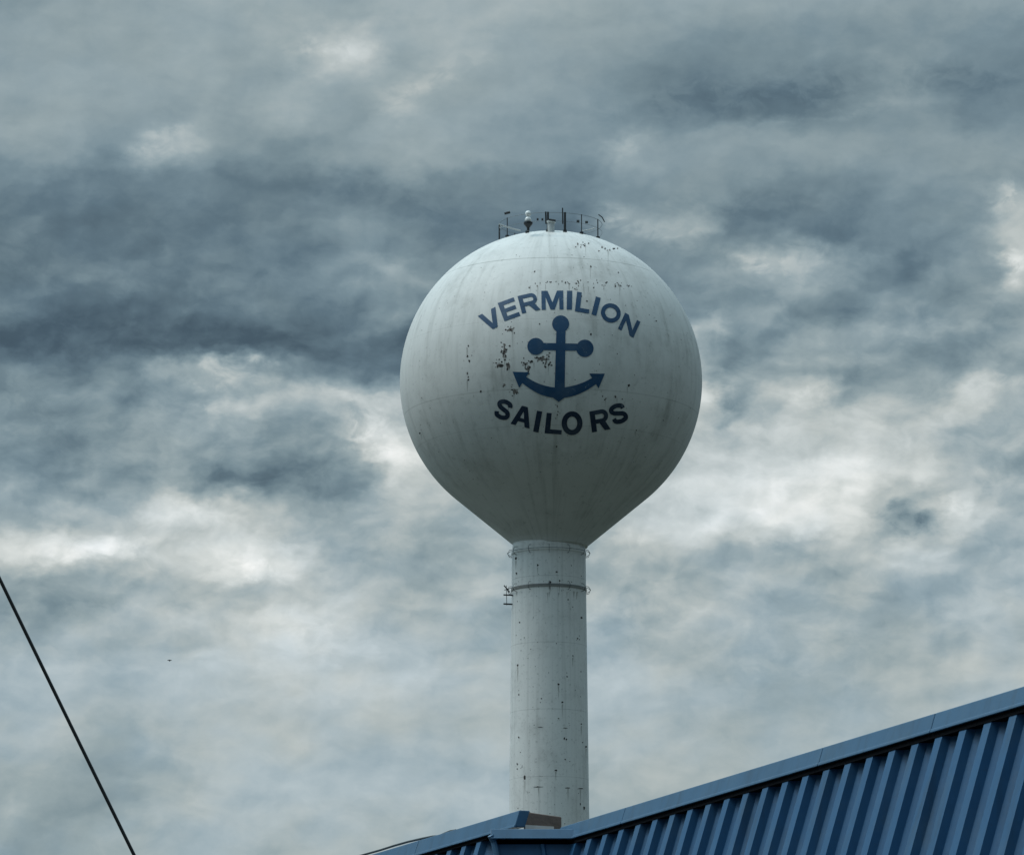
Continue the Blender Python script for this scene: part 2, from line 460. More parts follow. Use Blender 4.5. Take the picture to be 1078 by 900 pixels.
def r_shaft(z):
    z6, z8 = z_of(600), z_of(850)
    r6, r8 = 39.0 * depth(z6) / FOC, 42.0 * depth(z8) / FOC
    return r6 + (r8 - r6) * (z - z6) / (z8 - z6)
prof = [(3.1, 0.0), (3.1, 0.25), (2.95, 0.3)]
for i in range(9):
    t = i / 8
    prof.append((r_shaft(4.5) + (2.95 - r_shaft(4.5)) * (1 - t) ** 2.2, 0.4 + 4.1 * t))
zz = 5.5
while zz < zj - 1:
    prof.append((r_shaft(zz), zz)); zz += 1.0
prof += [(r_shaft(zj - 0.35), zj - 0.35), (rj - 0.015, zj - 0.1), (rj - 0.02, zj + 0.1)]
TX -= 0.09
bm = bmesh.new(); lathe(bm, prof, (TX, TY), 96)
shaft = link('shaft', bm, m_shaft, tower, smooth=True)
# stiffener / painter rail rings
def ring_pts(r, z, n=72): return [(TX + r * math.cos(2 * math.pi * i / n), TY + r * math.sin(2 * math.pi * i / n), z) for i in range(n)]
for yy, band in ((583.0, False), (621.5, True)):
    z = z_of(yy); r0 = r_shaft(z)
    bm = bmesh.new()
    tube(bm, ring_pts(r0 + 0.15, z, 96), 0.010, 6, True)
    nb = 12
    for i in range(nb):
        a = 2 * math.pi * i / nb
        ca, sa = math.cos(a), math.sin(a)
        P = lambda rr, z_: (TX + rr * ca, TY + rr * sa, z_)
        tube(bm, [P(r0 - 0.02, z + 0.16), P(r0 + 0.09, z + 0.14), P(r0 + 0.165, z + 0.02), P(r0 + 0.10, z - 0.12), P(r0 - 0.02, z - 0.15)], 0.011, 6)
    link('painter_rail', bm, m_thin, tower)
    bm = bmesh.new()
    hgt = 0.055 if band else 0.05
    lathe(bm, [(r0 - 0.03, z - hgt), (r0 + 0.02, z - hgt), (r0 + 0.025, z), (r0 + 0.02, z + hgt), (r0 - 0.03, z + hgt)], (TX, TY), 96, caps=False)
    link('stiffener_band', bm, m_wornband if band else m_shaft, tower)
TX += 0.09
# little cable bracket at the left of the shaft below the second rail
bm = bmesh.new()
for (xa, ya, xb, yb, rr) in ((530.5, 616, 536.5, 623, .022), (530, 626, 541, 626.5, .028), (530, 635.5, 541, 636, .03), (533, 616, 533.5, 637, .012), (531, 621, 540, 618, .015)):
    tube(bm, [at(xa, ya, depth(25) - 0.1), at(xb, yb, depth(25) - 0.1)], rr, 6)
link('cable_bracket', bm, m_rail, tower)

# --- projection of drawn outlines onto the tank / shaft
def on_tank(x, y, off):
    d = ray(x, y).normalized()
    oc = EYE - TC
    rr = RAD + off
    b = oc.dot(d); c = oc.dot(oc) - rr * rr
    return EYE + d * (-b - math.sqrt(max(b * b - c, 0)))
def on_shaft(x, y, off):
    d = ray(x, y)
    z = z_of(y)
    for _ in range(3):
        rr = r_shaft(z) + off
        ox, oy = EYE.x - (TX - 0.09), EYE.y - TY
        A = d.x ** 2 + d.y ** 2; B = ox * d.x + oy * d.y; C_ = ox * ox + oy * oy - rr * rr
        t = (-B - math.sqrt(max(B * B - A * C_, 0))) / A
        z = EYE.z + d.z * t
    return EYE + d * t
def fill(bm, poly, proj, off, maxe=4.5):
    tris = tessellate_polygon([[Vector((p[0], p[1], 0)) for p in poly]])
    work = [tuple(poly[i] for i in t) for t in tris]
    while work:
        a, b, c = work.pop()
        es = [(math.dist(a, b), 0), (math.dist(b, c), 1), (math.dist(c, a), 2)]
        L, w = max(es)
        if L > maxe:
            p = (a, b, c)
            i, j, l = p[w], p[(w + 1) % 3], p[(w + 2) % 3]
            mid = ((i[0] + j[0]) / 2, (i[1] + j[1]) / 2)
            work += [(i, mid, l), (mid, j, l)]
            continue
        vs = [bm.verts.new(proj(q[0], q[1], off)) for q in (a, b, c)]
        nrm = (vs[1].co - vs[0].co).cross(vs[2].co - vs[0].co)
        if nrm.length < 1e-9: 
            for v in vs: bm.verts.remove(v)
            continue
        if nrm.dot(EYE - vs[0].co) < 0: vs.reverse()
        bm.faces.new(vs)
def strip_poly(pts, th, closed=False):
    n = len(pts); L = []; Rr = []
    for i in range(n):
        a = pts[(i - 1) % n] if (closed or i > 0) else pts[i]
        b = pts[(i + 1) % n] if (closed or i < n - 1) else pts[i]
        t = Vector((b[0] - a[0], b[1] - a[1])).normalized()
        nn = Vector((-t.y, t.x))
        h = (th[i] if isinstance(th, list) else th) / 2
        L.append((pts[i][0] + nn.x * h, pts[i][1] + nn.y * h)); Rr.append((pts[i][0] - nn.x * h, pts[i][1] - nn.y * h))
    quads = []
    for i in range(n if closed else n - 1):
        j = (i + 1) % n
        quads.append([L[i], L[j], Rr[j], Rr[i]])
    return quads
def catmull(pts, sub=6):
    o = []
    for i in range(len(pts) - 1):
        p0 = pts[max(i - 1, 0)]; p1 = pts[i]; p2 = pts[i + 1]; p3 = pts[min(i + 2, len(pts) - 1)]
        for s in range(sub):
            t = s / sub
            o.append(tuple(0.5 * (2 * p1[q] + (p2[q] - p0[q]) * t + (2 * p0[q] - 5 * p1[q] + 4 * p2[q] - p3[q]) * t * t + (3 * p1[q] - p0[q] - 3 * p2[q] + p3[q]) * t ** 3) for q in (0, 1)))
    o.append(pts[-1])
    return o
def arc(cx, cy, rx, ry, a0, a1, n=14):
    return [(cx + rx * math.cos(R(a0 + (a1 - a0) * i / n)), cy + ry * math.sin(R(a0 + (a1 - a0) * i / n))) for i in range(n + 1)]
def glyph(ch, w):
    t = 0.245
    if ch == 'V': return [[(0, 0), (.27, 0), (w / 2, .70), (w - .27, 0), (w, 0), (w / 2 + .15, 1), (w / 2 - .15, 1)]]
    if ch == 'E': return [[(0, 0), (w, 0), (w, .2), (t, .2), (t, .395), (w * .93, .395), (w * .93, .59), (t, .59), (t, .8), (w, .8), (w, 1), (0, 1)]]
    if ch == 'I': return [[(0, 0), (w, 0), (w, 1), (0, 1)]]
    if ch == 'L': return [[(0, 0), (t, 0), (t, .79), (w, .79), (w, 1), (0, 1)]]
    if ch == 'M': return [[(0, 0), (.33, 0), (w / 2, .62), (w - .33, 0), (w, 0), (w, 1), (w - .22, 1), (w - .22, .33), (w / 2 + .11, 1), (w / 2 - .11, 1), (.22, .33), (.22, 1), (0, 1)]]
    if ch == 'N': return [[(0, 0), (.25, 0), (w - .23, .64), (w - .23, 0), (w, 0), (w, 1), (w - .25, 1), (.23, .36), (.23, 1), (0, 1)]]
    if ch == 'A': return [[(w / 2 - .15, 0), (w / 2 + .15, 0), (w, 1), (w - .26, 1), (w / 2, .25), (.26, 1), (0, 1)], [(.27, .60), (w - .27, .60), (w - .22, .78), (.22, .78)]]
    if ch == 'O': return strip_poly(arc(w / 2, .5, w / 2 - .11, .40, 0, 348, 29), .225, True)
    if ch == 'R':
        b = [(t * .5, .1), (w - .37, .1)] + arc(w - .34, .315, .21, .215, -88, 88, 10) + [(w - .37, .53), (t * .5, .53)]
        return [[(0, 0), (t, 0), (t, 1), (0, 1)]] + strip_poly(b, .2) + [[(w * .42, .56), (w * .74, .52), (w, 1), (w - .28, 1)]]
    if ch == 'S':
        return strip_poly(catmull([(w - .125, .32), (w - .17, .175), (w / 2, .105), (.18, .165), (.125, .29), (.22, .41), (w / 2, .49), (w - .2, .575), (w - .125, .71), (w - .18, .835), (w / 2, .895), (.175, .83), (.12, .67)]), .215)
def letter(bm, ch, TL, TR, BL):
    ux = (TR[0] - TL[0], TR[1] - TL[1]); uy = (BL[0] - TL[0], BL[1] - TL[1])
    h = math.hypot(*uy); w = math.hypot(*ux) / h
    for q, poly in enumerate(glyph(ch, w)):
        pp = []
        for (a, b) in poly:
            zx = TL[0] + ux[0] * a / w + uy[0] * b; zy = TL[1] + ux[1] * a / w + uy[1] * b
            pp.append((480 + zx / 4.9, 290 + zy / 4.9))
        fill(bm, pp, on_tank, 0.010 + 0.0011 * (q % 9))
bm = bmesh.new()
for a in (('V', (112, 210), (203, 162), (157, 295)), ('E', (215, 143), (297, 113), (250, 237)), ('R', (317, 107), (412, 85), (341, 197)),
          ('M', (440, 80), (553, 78), (442, 177)), ('I', (573, 79), (600, 79), (571, 176)), ('L', (625, 84), (698, 96), (613, 185)),
          ('I', (722, 109), (747, 116), (699, 201)), ('O', (766, 130), (863, 167), (735, 220)), ('N', (873, 192), (952, 240), (836, 274))):
    letter(bm, *a)
def child(name, bm, m, par): return link(name, bm, m, par)
child('lettering', bm, m_navy, tank)
bm = bmesh.new()
for a in (('S', (221, 629), (302, 655), (188, 729)), ('A', (306, 663), (405, 688), (281, 765)), ('I', (418, 697), (445, 702), (398, 805)),
          ('L', (468, 708), (555, 714), (457, 814)), ('O', (545, 703), (652, 701), (546, 823)), ('R', (688, 702), (784, 684), (702, 810)),
          ('S', (779, 678), (862, 648), (815, 777))):
    letter(bm, *a)
child('lettering', bm, m_navyd, tank)
bm = bmesh.new()
Z = lambda pts: [(480 + a / 4.9, 290 + b / 4.9) for a, b in pts]
q = 0
for (cx, cy, r) in ((540, 250, 44), (412, 366, 44), (665, 376, 45)):
    fill(bm, Z(arc(cx, cy, r, r * 1.0, 0, 345, 23)), on_tank, 0.010 + q); q += .0011
fill(bm, Z([(518, 285), (565, 285), (561, 590), (509, 590)]), on_tank, 0.010 + q); q += .0011
fill(bm, Z([(445, 348), (625, 352), (625, 388), (445, 385)]), on_tank, 0.010 + q); q += .0011
crv = catmull([(335, 527), (400, 570), (460, 595), (530, 606), (600, 596), (665, 572), (728, 535)])
for qd in strip_poly(crv, [34 + 20 * math.sin(math.pi * i / (len(crv) - 1)) for i in range(len(crv))]):
    fill(bm, Z(qd), on_tank, 0.010 + q)
q += .0011
for tri in ([(292, 497), (378, 499), (326, 580)], [(688, 506), (768, 507), (736, 582)], [(488, 622), (572, 622), (530, 652)]):
    fill(bm, Z(tri), on_tank, 0.010 + q); q += .0011
child('anchor_emblem', bm, m_navy, tank)

def flake(bm, x, y, w, h, proj, off=0.004, n=None):
    n = n or random.randint(6, 9)
    a0 = random.random() * 6.28
    poly = []
    for i in range(n):
        a = a0 + 2 * math.pi * i / n
        k_ = random.uniform(0.5, 1.15)
        poly.append((x + w / 2 * k_ * math.cos(a), y + h / 2 * k_ * math.sin(a)))
    fill(bm, poly, proj, off)
bm = bmesh.new(); bs_ = bmesh.new()
def cluster(cx, cy, sx, sy, n, s0=1.2, s1=3.0):
    for _ in range(n):
        flake(bm if random.random() < .6 else bs_, random.gauss(cx, sx), random.gauss(cy, sy), random.uniform(s0, s1), random.uniform(s0, s1), on_tank, random.uniform(.003, .006))
cluster(531, 370, 2.0, 5.0, 22); cluster(526, 384, 2.6, 2.0, 14)
for (x, y) in ((553, 384), (555, 388), (556, 392), (560, 380), (566, 377), (571, 376), (575, 379), (579, 382), (576, 374), (551, 381), (574, 384)): cluster(x, y, 1.5, 1.4, 5)
for (x, y) in ((493, 364), (492, 375), (494, 380), (492, 393), (493, 397), (493, 400), (535, 384), (534, 389)): flake(bm, x, y, 2.0, random.uniform(2, 4.5), on_tank)
for (x, y, w, h) in ((531, 371, 3.5, 12), (526, 384, 7, 5), (556, 387, 5, 8), (571, 378, 12, 4), (535, 386, 3, 7), (538, 347, 6, 3), (542, 412, 5, 6)):
    for _ in range(3): flake(bs_, random.gauss(x, w * .15), random.gauss(y, h * .15), w * random.uniform(.5, .9), h * random.uniform(.5, .9), on_tank, .0022, 17)
    for _ in range(14): flake(bs_, random.gauss(x, w * .33), random.gauss(y, h * .33), random.uniform(.8, 2.4), random.uniform(.8, 2.2), on_tank, .0025)
cluster(538, 347, 2.8, 2, 10); cluster(528, 406, 1.5, 1, 3); cluster(541, 411, 2.0, 3, 9, 1, 2.2); cluster(636, 419, 1, 1.2, 5, 1, 2.2); cluster(648, 418, .8, .8, 3, 1, 2); cluster(587, 434, 1.5, 4, 8, 1, 2)
for (x, y, s) in ((662, 406, 2.8), (622, 352, 2.2), (625, 303, 2), (622, 281, 2.2), (563, 286, 2), (651, 287, 1.8), (691, 338, 1.8), (670, 453, 2), (442, 456, 2.5), (506, 412, 2), (586, 470, 1.8), (618, 317, 2), (557, 303, 2.2), (612, 312, 2.5), (568, 341, 1.8), (655, 420, 1.5)): flake(bm, x, y, s, s * random.uniform(.8, 1.6), on_tank)
for i in range(46):
    x = random.uniform(560, 668); cluster(x, 297 + abs(x - 606) ** 2 * .0012 + random.uniform(-1.5, 2.0), .5, .6, 1, .8, 2.4)
cluster(614, 258, 4, 1.4, 9, 1, 3); cluster(640, 262, 6, 1.3, 8, 1, 3); cluster(606, 302, 2, 2, 6, .8, 2)
for _ in range(150):
    a = random.uniform(0, 6.28); r = 155 * math.sqrt(random.random())
    flake(random.choice((bm, bs_, bs_)), 580 + r * math.cos(a), 402 + r * math.sin(a) * .9, random.uniform(.5, 1.3), random.uniform(.5, 1.5), on_tank)
m_streak = material('rust_wash', (0.47, 0.46, 0.43), rough=0.8, var=0.3, nscale=4)
bk = bmesh.new()
def streak(x, y, w, L, proj):
    n = 6
    lf = [(x - w / 2 * (1 - i / n) * random.uniform(.6, 1.1), y + L * i / n) for i in range(n)]
    rt = [(x + w / 2 * (1 - i / n) * random.uniform(.6, 1.1), y + L * i / n) for i in range(n)]
    fill(bk, lf + [(x + random.uniform(-.3, .3), y + L)] + rt[::-1], proj, 0.0018)
for (x, y) in ((531, 376), (527, 386), (534, 388), (555, 390), (561, 382), (572, 378), (578, 383), (493, 400), (493, 366), (538, 350), (542, 412), (636, 420), (648, 419), (662, 407), (587, 436), (670, 454), (442, 457), (615, 259), (640, 264), (622, 282)):
    for _ in range(1): streak(x + random.uniform(-2, 2), y, random.uniform(1, 2.2), random.uniform(6, 18), on_tank)
for _ in range(10): streak(random.uniform(556, 670), 299 + random.uniform(-1, 4), random.uniform(.8, 1.8), random.uniform(5, 16), on_tank)
child('rust_specks', bk, m_streak, tank)
child('rust_specks', bm, m_rust, tank)
child('rust_specks', bs_, m_stain, tank)
bm = bmesh.new()
for (x, y, w, h) in ((543, 588, 2.4, 4.5), (566, 595, 2.5, 3.5), (586, 602, 2.6, 2), (579, 613, 3, 3.6), (589, 611, 2.6, 2.6), (543.5, 603.5, 2, 2.6), (598, 631, 2, 2), (612, 650, 3, 2.6),
                     (588, 720, 3.2, 3), (592, 739, 3.5, 2), (588, 756, 2, 1.6), (594, 777, 2, 3), (596.5, 778, 2.5, 2), (617, 786, 2.5, 3), (544.5, 804, 2, 3), (544.5, 809, 1.8, 1.8), (552.5, 818.5, 3, 6),
                     (585, 810.5, 4, 2.8), (612, 762, 2, 2), (611, 846, 1.6, 3.5), (615, 850, 2.4, 4), (595, 799, 1.8, 2), (546, 776, 2, 2.4), (603, 690, 2.2, 2.2), (545, 700, 2, 3), (570, 735, 1.8, 1.8),
                     (567, 828, 13, 1.2), (598, 829, 9, 1.2), (611, 829.8, 8, 1.2), (569, 765, 8, .9), (595, 766, 8, .8), (547, 655, 2, 2.4), (608, 672, 2, 2), (552, 671, 1.6, 1.6), (546, 731, 1.6, 2.6), (597, 712, 2, 2)):
    flake(bm, x, y, w * 0.95, h * 0.95, on_shaft, .006)
for _ in range(90):
    flake(bm, random.uniform(543, 614), random.uniform(585, 900), random.uniform(.5, 1.3), random.uniform(.5, 1.6), on_shaft, .004)
link('rust_specks', bm, m_rust, shaft)
bk = bmesh.new()
for (x, y) in ((543, 590), (566, 597), (579, 615), (589, 613), (588, 722), (592, 741), (617, 788), (552.5, 822), (585, 812), (612, 764), (603, 692), (545, 702), (567, 829), (598, 830), (611, 831)):
    streak(x, y, random.uniform(1.2, 2.2), random.uniform(6, 16), on_shaft)
for _ in range(8): streak(random.uniform(543, 615), 622 + random.uniform(0, 2), random.uniform(1.2, 3), random.uniform(4, 14), on_shaft)
link('rust_specks', bk, m_streak, shaft)
# --- top platform: guard rail, beacon, vent
RR = 54.5 * ZD / FOC
zb = TZ + math.sqrt(RAD ** 2 - RR ** 2)
rail = None
bm = bmesh.new()
for zz_, rr_ in ((0.72, .008), (0.40, .006)):
    tube(bm, [(TX + (RR) * math.cos(2 * math.pi * i / 64), TY + RR * math.sin(2 * math.pi * i / 64), zb + zz_) for i in range(64)], rr_, 6, True)
rail = link('guard_rail', bm, m_thin, tower)
def ang_of(x): return math.asin(max(-1, min(1, (x - 578) / 54.5)))
for x, front, rr_ in ((523.6, 1, .03), (532, 1, .018), (553, 1, .018), (574.6, 1, .042), (592.4, 1, .046), (610, 1, .018), (627.5, 1, .022), (540, 0, .016), (585, 0, .016), (615, 0, .016)):
    a = ang_of(x)
    X = TX + RR * math.sin(a); Y = TY - (1 if front else -1) * RR * math.cos(a)
    bm = bmesh.new()
    tube(bm, [(X, Y, zb - 0.06), (X, Y, zb + 0.74)], rr_, 8)
    lathe(bm, [(.075, zb - .08), (.075, zb + .07)], (X, Y), 10)
    link('rail_post', bm, m_rail, rail)
# antenna whips / fittings clipped on the rail
bm = bmesh.new()
for (x0, y0, x1, y1, rr_) in ((574.8, 236, 574.4, 223, .028), (592.4, 236, 592.2, 219, .022), (531, 225, 537, 223.5, .05), (565, 231, 567, 231, .05), (570, 231, 572, 231, .05), (578, 231.3, 585, 232.4, .04), (607, 233, 610, 233, .055), (616, 234, 619, 234, .05), (630, 226, 634, 229, .02), (634, 229, 636.5, 234, .02)):
    bm = bmesh.new()
    tube(bm, [at(x0, y0, ZD - 1.6), at(x1, y1, ZD - 1.6)], rr_, 8)
    link('antenna', bm, m_rail, rail)
bm = bmesh.new()
tube(bm, [at(525, 236, ZD - 1), at(532, 238.5, ZD - 1), at(540, 241, ZD - 1), at(548, 243, ZD - 1)], .03, 6)
tube(bm, [at(526, 240, ZD - 1), at(530, 237, ZD - 1)], .02, 6)
link('ladder_rail', bm, m_pale, rail)
bm = bmesh.new()
tube(bm, [at(613, 243, ZD - 1), at(620, 242, ZD - 1), at(627, 240, ZD - 1)], .02, 6)
link('ladder_rail', bm, m_pale, rail)
# obstruction light: two white globes above a dark bowl
P = at(556, 243, ZD - 1.5)
pxm = (ZD - 1.5) / FOC
bm = bmesh.new()
lathe(bm, [(.05, P.z - .0), (.05, P.z + 3 * pxm), (4.6 * pxm, P.z + 7 * pxm), (4.8 * pxm, P.z + 9 * pxm), (2.2 * pxm, P.z + 10 * pxm)], (P.x, P.y), 20)
beacon = link('obstruction_light', bm, m_rail, tower, smooth=False)
for hh, rr_ in ((11.8, 3.4), (18.4, 3.2)):
    bm = bmesh.new()
    bmesh.ops.create_uvsphere(bm, u_segments=20, v_segments=14, radius=rr_ * pxm, matrix=Matrix.Translation((P.x, P.y, P.z + hh * pxm)))
    link('globe', bm, m_globe, beacon, smooth=True)
# vent hatch
P = at(580, 243, ZD - 0.9)
bm = bmesh.new()
lathe(bm, [(.13, P.z - .5), (.13, P.z + .28), (.17, P.z + .30), (.17, P.z + .36), (.03, P.z + .40)], (P.x, P.y), 20)
link('roof_vent', bm, m_pale, tower)

# ------------------------------------------------------------------ building with the ribbed blue mansard
H1 = EYE.z + 4.0
HL = EYE.z + 4.15
A1 = at_h(608, 865, H1); B1 = at_h(1078, 722, H1)
t1 = (B1 - A1); t1.z = 0; t1.normalize()
n1 = Vector((t1.y, -t1.x, 0))         # outward (left, towards the camera)
if n1.x > 0: n1 = -n1
LEAN = 0.31
bld = empty('commercial_building', (A1.x + 3, A1.y, 0), 'low building with a ribbed blue metal mansard roof and plain blue coping', 'building')

def s_on(x, yline, o, t, h):          # distance along a wall line of the point seen at photo (x, y)
    return (at_h(x, yline, h) - o).dot(t)
def slab(bm, o, t, n, s0, s1, d0, d1, thick):
    """leaning band on a wall: s along t, d down from the top edge, thick inward"""
    def P(s, d, i): return o + t * s + n * (LEAN * d - i) - Vector((0, 0, d))
    box8(bm, [P(s0, d1, thick), P(s0, d1, 0), P(s1, d1, 0), P(s1, d1, thick), P(s0, d0, thick), P(s0, d0, 0), P(s1, d0, 0), P(s1, d0, thick)])
def ribbed(bm, o, t, n, s0, s1, d0, d1, edges, P_, toward, back):
    """ribbed sheet: profile along s, extruded down the lean. toward=+1: the camera is on the +t side."""
    prof = [(s0, 0.0)]
    D = 0.122
    for e in edges:
        # e = outer near edge of the rib
        if toward > 0: seq = [(e - 0.14, 0.0), (e - 0.125, D), (e, D), (e + 0.010, D * .45), (e + 0.10, 0.004)]
        else: seq = [(e - 0.10, 0.004), (e - 0.010, D * .45), (e, D), (e + 0.125, D), (e + 0.14, 0.0)]
        if seq[0][0] > prof[-1][0] and seq[-1][0] < s1: prof += seq
    prof.append((s1, 0.0))
    top = []; bot = []
    for (s, d) in prof:
        base = o + t * s + n * (d - back)
        top.append(bm.verts.new(base + n * LEAN * d0 - Vector((0, 0, d0))))
        bot.append(bm.verts.new(base + n * LEAN * d1 - Vector((0, 0, d1))))
    for i in range(len(prof) - 1):
        f = bm.faces.new((top[i], top[i + 1], bot[i + 1], bot[i]))
    return top, bot

CH = 0.140                            # coping height
GAP = 0.047
PANEL = 2.3
SF = s_on(591, 870.6, A1, t1, H1)     # far end of this wall (negative)
SN = (B1 - A1).dot(t1) + 9.0          # runs on past the frame
# coping in lengths with hairline joints
js = [s_on(660, 849.7, A1, t1, H1), s_on(869, 786.5, A1, t1, H1), s_on(986, 750.5, A1, t1, H1)]
step = js[2] - js[1]
q = js[2] + 3.0
while q < SN - 1: js.append(q); q += 3.0
ends = [SF] + js + [SN]
bm = bmesh.new()
for a, b in zip(ends, ends[1:]):
    slab(bm, A1, t1, n1, a + 0.006, b - 0.006, 0.0, CH, 0.32)
    slab(bm, A1 + n1 * 0.006, t1, n1, a + 0.006, b - 0.006, CH - 0.022, CH + 0.004, 0.03)
coping = link('coping', bm, m_cope, bld)
bv = coping.modifiers.new('b', 'BEVEL'); bv.width = 0.006; bv.segments = 2
edges_px = [627, 643, 660, 679, 696.5, 716, 735, 754, 774, 794, 815, 836, 857, 879, 902, 925.5, 950, 973, 998, 1022, 1050, 1075.5]
def yline(x): return 872.5 + 15.6 - (x - 608) * (150.0 / 470) + 4   # row where the panels emerge
O2 = A1.copy()
e0 = s_on(627, 865 - (627 - 608) * .3043, A1, t1, H1); e1 = s_on(1075.5, 865 - (1075.5 - 608) * .3043, A1, t1, H1)
PIT = (e1 - e0) / 21
edges = [e0 + PIT * i - 0.02 for i in range(-1, int((SN - e0) / PIT) + 1)]
bm = bmesh.new()
ribbed(bm, A1, t1, n1, SF, SN, CH + GAP, CH + GAP + PANEL, edges, PIT, +1, 0.150)
link('mansard_panel', bm, m_blue, bld)
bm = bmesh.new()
slab(bm, A1 - n1 * 0.022, t1, n1, SF + .01, SN - .01, CH - .03, CH + GAP, 0.16)  # black strip added as painted shadow between coping and ribs
link('shade_strip', bm, m_shade, bld)

bm = bmesh.new()
lo_ = CH + GAP + PANEL
def PE(d, i, e): return A1 + t1 * (SN - .02 - e) + n1 * (LEAN * d - i) - Vector((0, 0, d))
fr = [PE(CH + .01, .17, 0), PE(CH + .01, .30, 0), PE(lo_, LEAN * lo_ + .34, 0), PE(lo_, .17, 0)]
bk_ = [PE(CH + .01, .17, .03), PE(CH + .01, .30, .03), PE(lo_, LEAN * lo_ + .34, .03), PE(lo_, .17, .03)]
box8(bm, fr + bk_)
link('end_panel', bm, m_blue, bld)

# far section: parallel parapet standing out to the left, a little higher
AL = at_h(547, 852.5, HL); BL_ = at_h(385, 901, HL)
tl = (BL_ - AL); tl.z = 0; tl.normalize()
nl = Vector((-tl.y, tl.x, 0))
if nl.x > 0: nl = -nl
LL = 9.0
bm = bmesh.new()
jl = [s_on(447, 884.5, AL, tl, HL)]
for a, b in ((0, jl[0]), (jl[0], LL)):
    slab(bm, AL, tl, nl, a + .006, b - .006, 0, CH + .01, 0.10)
    slab(bm, AL + nl * .006, tl, nl, a + .006, b - .006, CH - .012, CH + .014, .03)
c2 = link('coping', bm, m_cope, bld)
bv = c2.modifiers.new('b', 'BEVEL'); bv.width = 0.006; bv.segments = 2
sl0 = s_on(516, 861.8, AL, tl, HL)
bm = bmesh.new()
ribbed(bm, AL, tl, nl, sl0, LL, CH + GAP, CH + GAP + PANEL, [sl0 + 0.16 + PIT * i for i in range(0, int(LL / PIT))], PIT, -1, 0.150)
link('mansard_panel', bm, m_blue, bld)
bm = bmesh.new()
slab(bm, AL - nl * 0.022, tl, nl, sl0, LL - .02, CH - .03, CH + GAP, 0.16)  # painted shadow band under the far coping
link('shade_strip', bm, m_shade, bld)

# return between the two sections, facing the camera
ZR = 38.98
tr = Vector((1, 0, 0)); nr = Vector((0, -1, 0))
L0 = at(516.5, 871, ZR); R0 = at(607.5, 872.6, ZR)
OR = Vector((L0.x, L0.y, (L0.z + R0.z) / 2))
WR = R0.x - L0.x
bm = bmesh.new()
lean_keep = LEAN
LEAN = 0.12
LEAN = 0.55
slab(bm, OR - nr * .04, tr, nr, 0, WR, 0, 0.085, 0.30)
LEAN = 0.12
slab(bm, OR + nr * .008, tr, nr, 0, WR, 0.080, 0.092, .03)
c3 = link('coping', bm, m_cope, bld)
bv = c3.modifiers.new('b', 'BEVEL'); bv.width = 0.005; bv.segments = 2
bm = bmesh.new()
def PR(s, d, i=0.09): return OR + tr * s + nr * (LEAN * d - i) - Vector((0, 0, d))
xs_top = [0.035, 0.43, 0.445, 0.47, 0.485, WR + .05]
prof_d = [0, 0, .03, .03, 0, 0]
vt = [bm.verts.new(PR(x, .085 + GAP) + nr * d) for x, d in zip(xs_top, prof_d)]
vb = [bm.verts.new(PR(x + (0.30 if i == 0 else 0.2 * (1 if i < 5 else 0)), .085 + GAP + 1.3) + nr * d) for i, (x, d) in enumerate(zip(xs_top, prof_d))]
for i in range(5): bm.faces.new((vt[i], vt[i + 1], vb[i + 1], vb[i]))
link('mansard_panel', bm, m_blue, bld)
bm = bmesh.new()
tube(bm, [PR(0.0, .06, .02), PR(.03, .12, .05), PR(.32, .085 + GAP + 1.3, .05)], .028, 8)
link('hip_trim', bm, m_cope, bld)
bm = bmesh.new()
slab(bm, OR - nr * .12, tr, nr, 0.05, WR, .06, .085 + GAP + .1, .05)  # shadow under the return's coping, put in as a black strip
link('shade_strip', bm, m_shade, bld)
LEAN = lean_keep

# body of the building below and behind the mansard (mostly outside the frame)
zlow = H1 - CH - GAP - PANEL
wi = 0.35
c0 = A1 + t1 * SN; c1 = A1 + t1 * SF
inw = -n1
bm = bmesh.new()
pts = [c1 + inw * wi, c0 + inw * wi, c0 + inw * 12, c1 + inw * 12]
box8(bm, [Vector((p.x, p.y, 0)) for p in pts] + [Vector((p.x, p.y, H1 - .75)) for p in pts])
link('wall', bm, m_wall, bld)
bm = bmesh.new()
pts2 = [c1 + inw * .33, c0 + inw * .33, c0 + inw * 11.9, c1 + inw * 11.9]
box8(bm, [Vector((p.x, p.y, H1 - .746)) for p in pts2] + [Vector((p.x, p.y, H1 - .6)) for p in pts2])
link('roof_deck', bm, m_deck, bld)
# far section's body
k0 = AL + tl * .3; k1 = AL + tl * LL
bm = bmesh.new()
pts = [k0 - nl * .45, k1 - nl * .45, k1 - nl * 9, k0 - nl * 9]
box8(bm, [Vector((p.x, p.y, 0)) for p in pts] + [Vector((p.x, p.y, HL - .7)) for p in pts])
link('wall', bm, m_wall, bld)
# soffit under the long mansard
bm = bmesh.new()
lo = CH + GAP + PANEL
a0 = A1 + t1 * SF + n1 * (LEAN * lo - .1); a1 = A1 + t1 * SN + n1 * (LEAN * lo - .1)
b0 = c1 + inw * wi; b1 = c0 + inw * wi
box8(bm, [Vector((p.x, p.y, zlow - .1)) for p in (a0, a1, b1, b0)] + [Vector((p.x, p.y, zlow)) for p in (a0, a1, b1, b0)])
link('soffit', bm, m_cream, bld)
for i in range(3):
    w0 = c0 - t1 * (3.0 + i * 4.2)
    bm = bmesh.new()
    P0 = w0 + inw * (wi - .04); P1 = w0 - t1 * 1.8 + inw * (wi - .04)
    th = inw * .1
    q_ = [P0, P1, P1 + th, P0 + th]
    box8(bm, [Vector((p.x, p.y, .9)) for p in q_] + [Vector((p.x, p.y, 2.2)) for p in q_])
    link('window', bm, m_glass, bld)

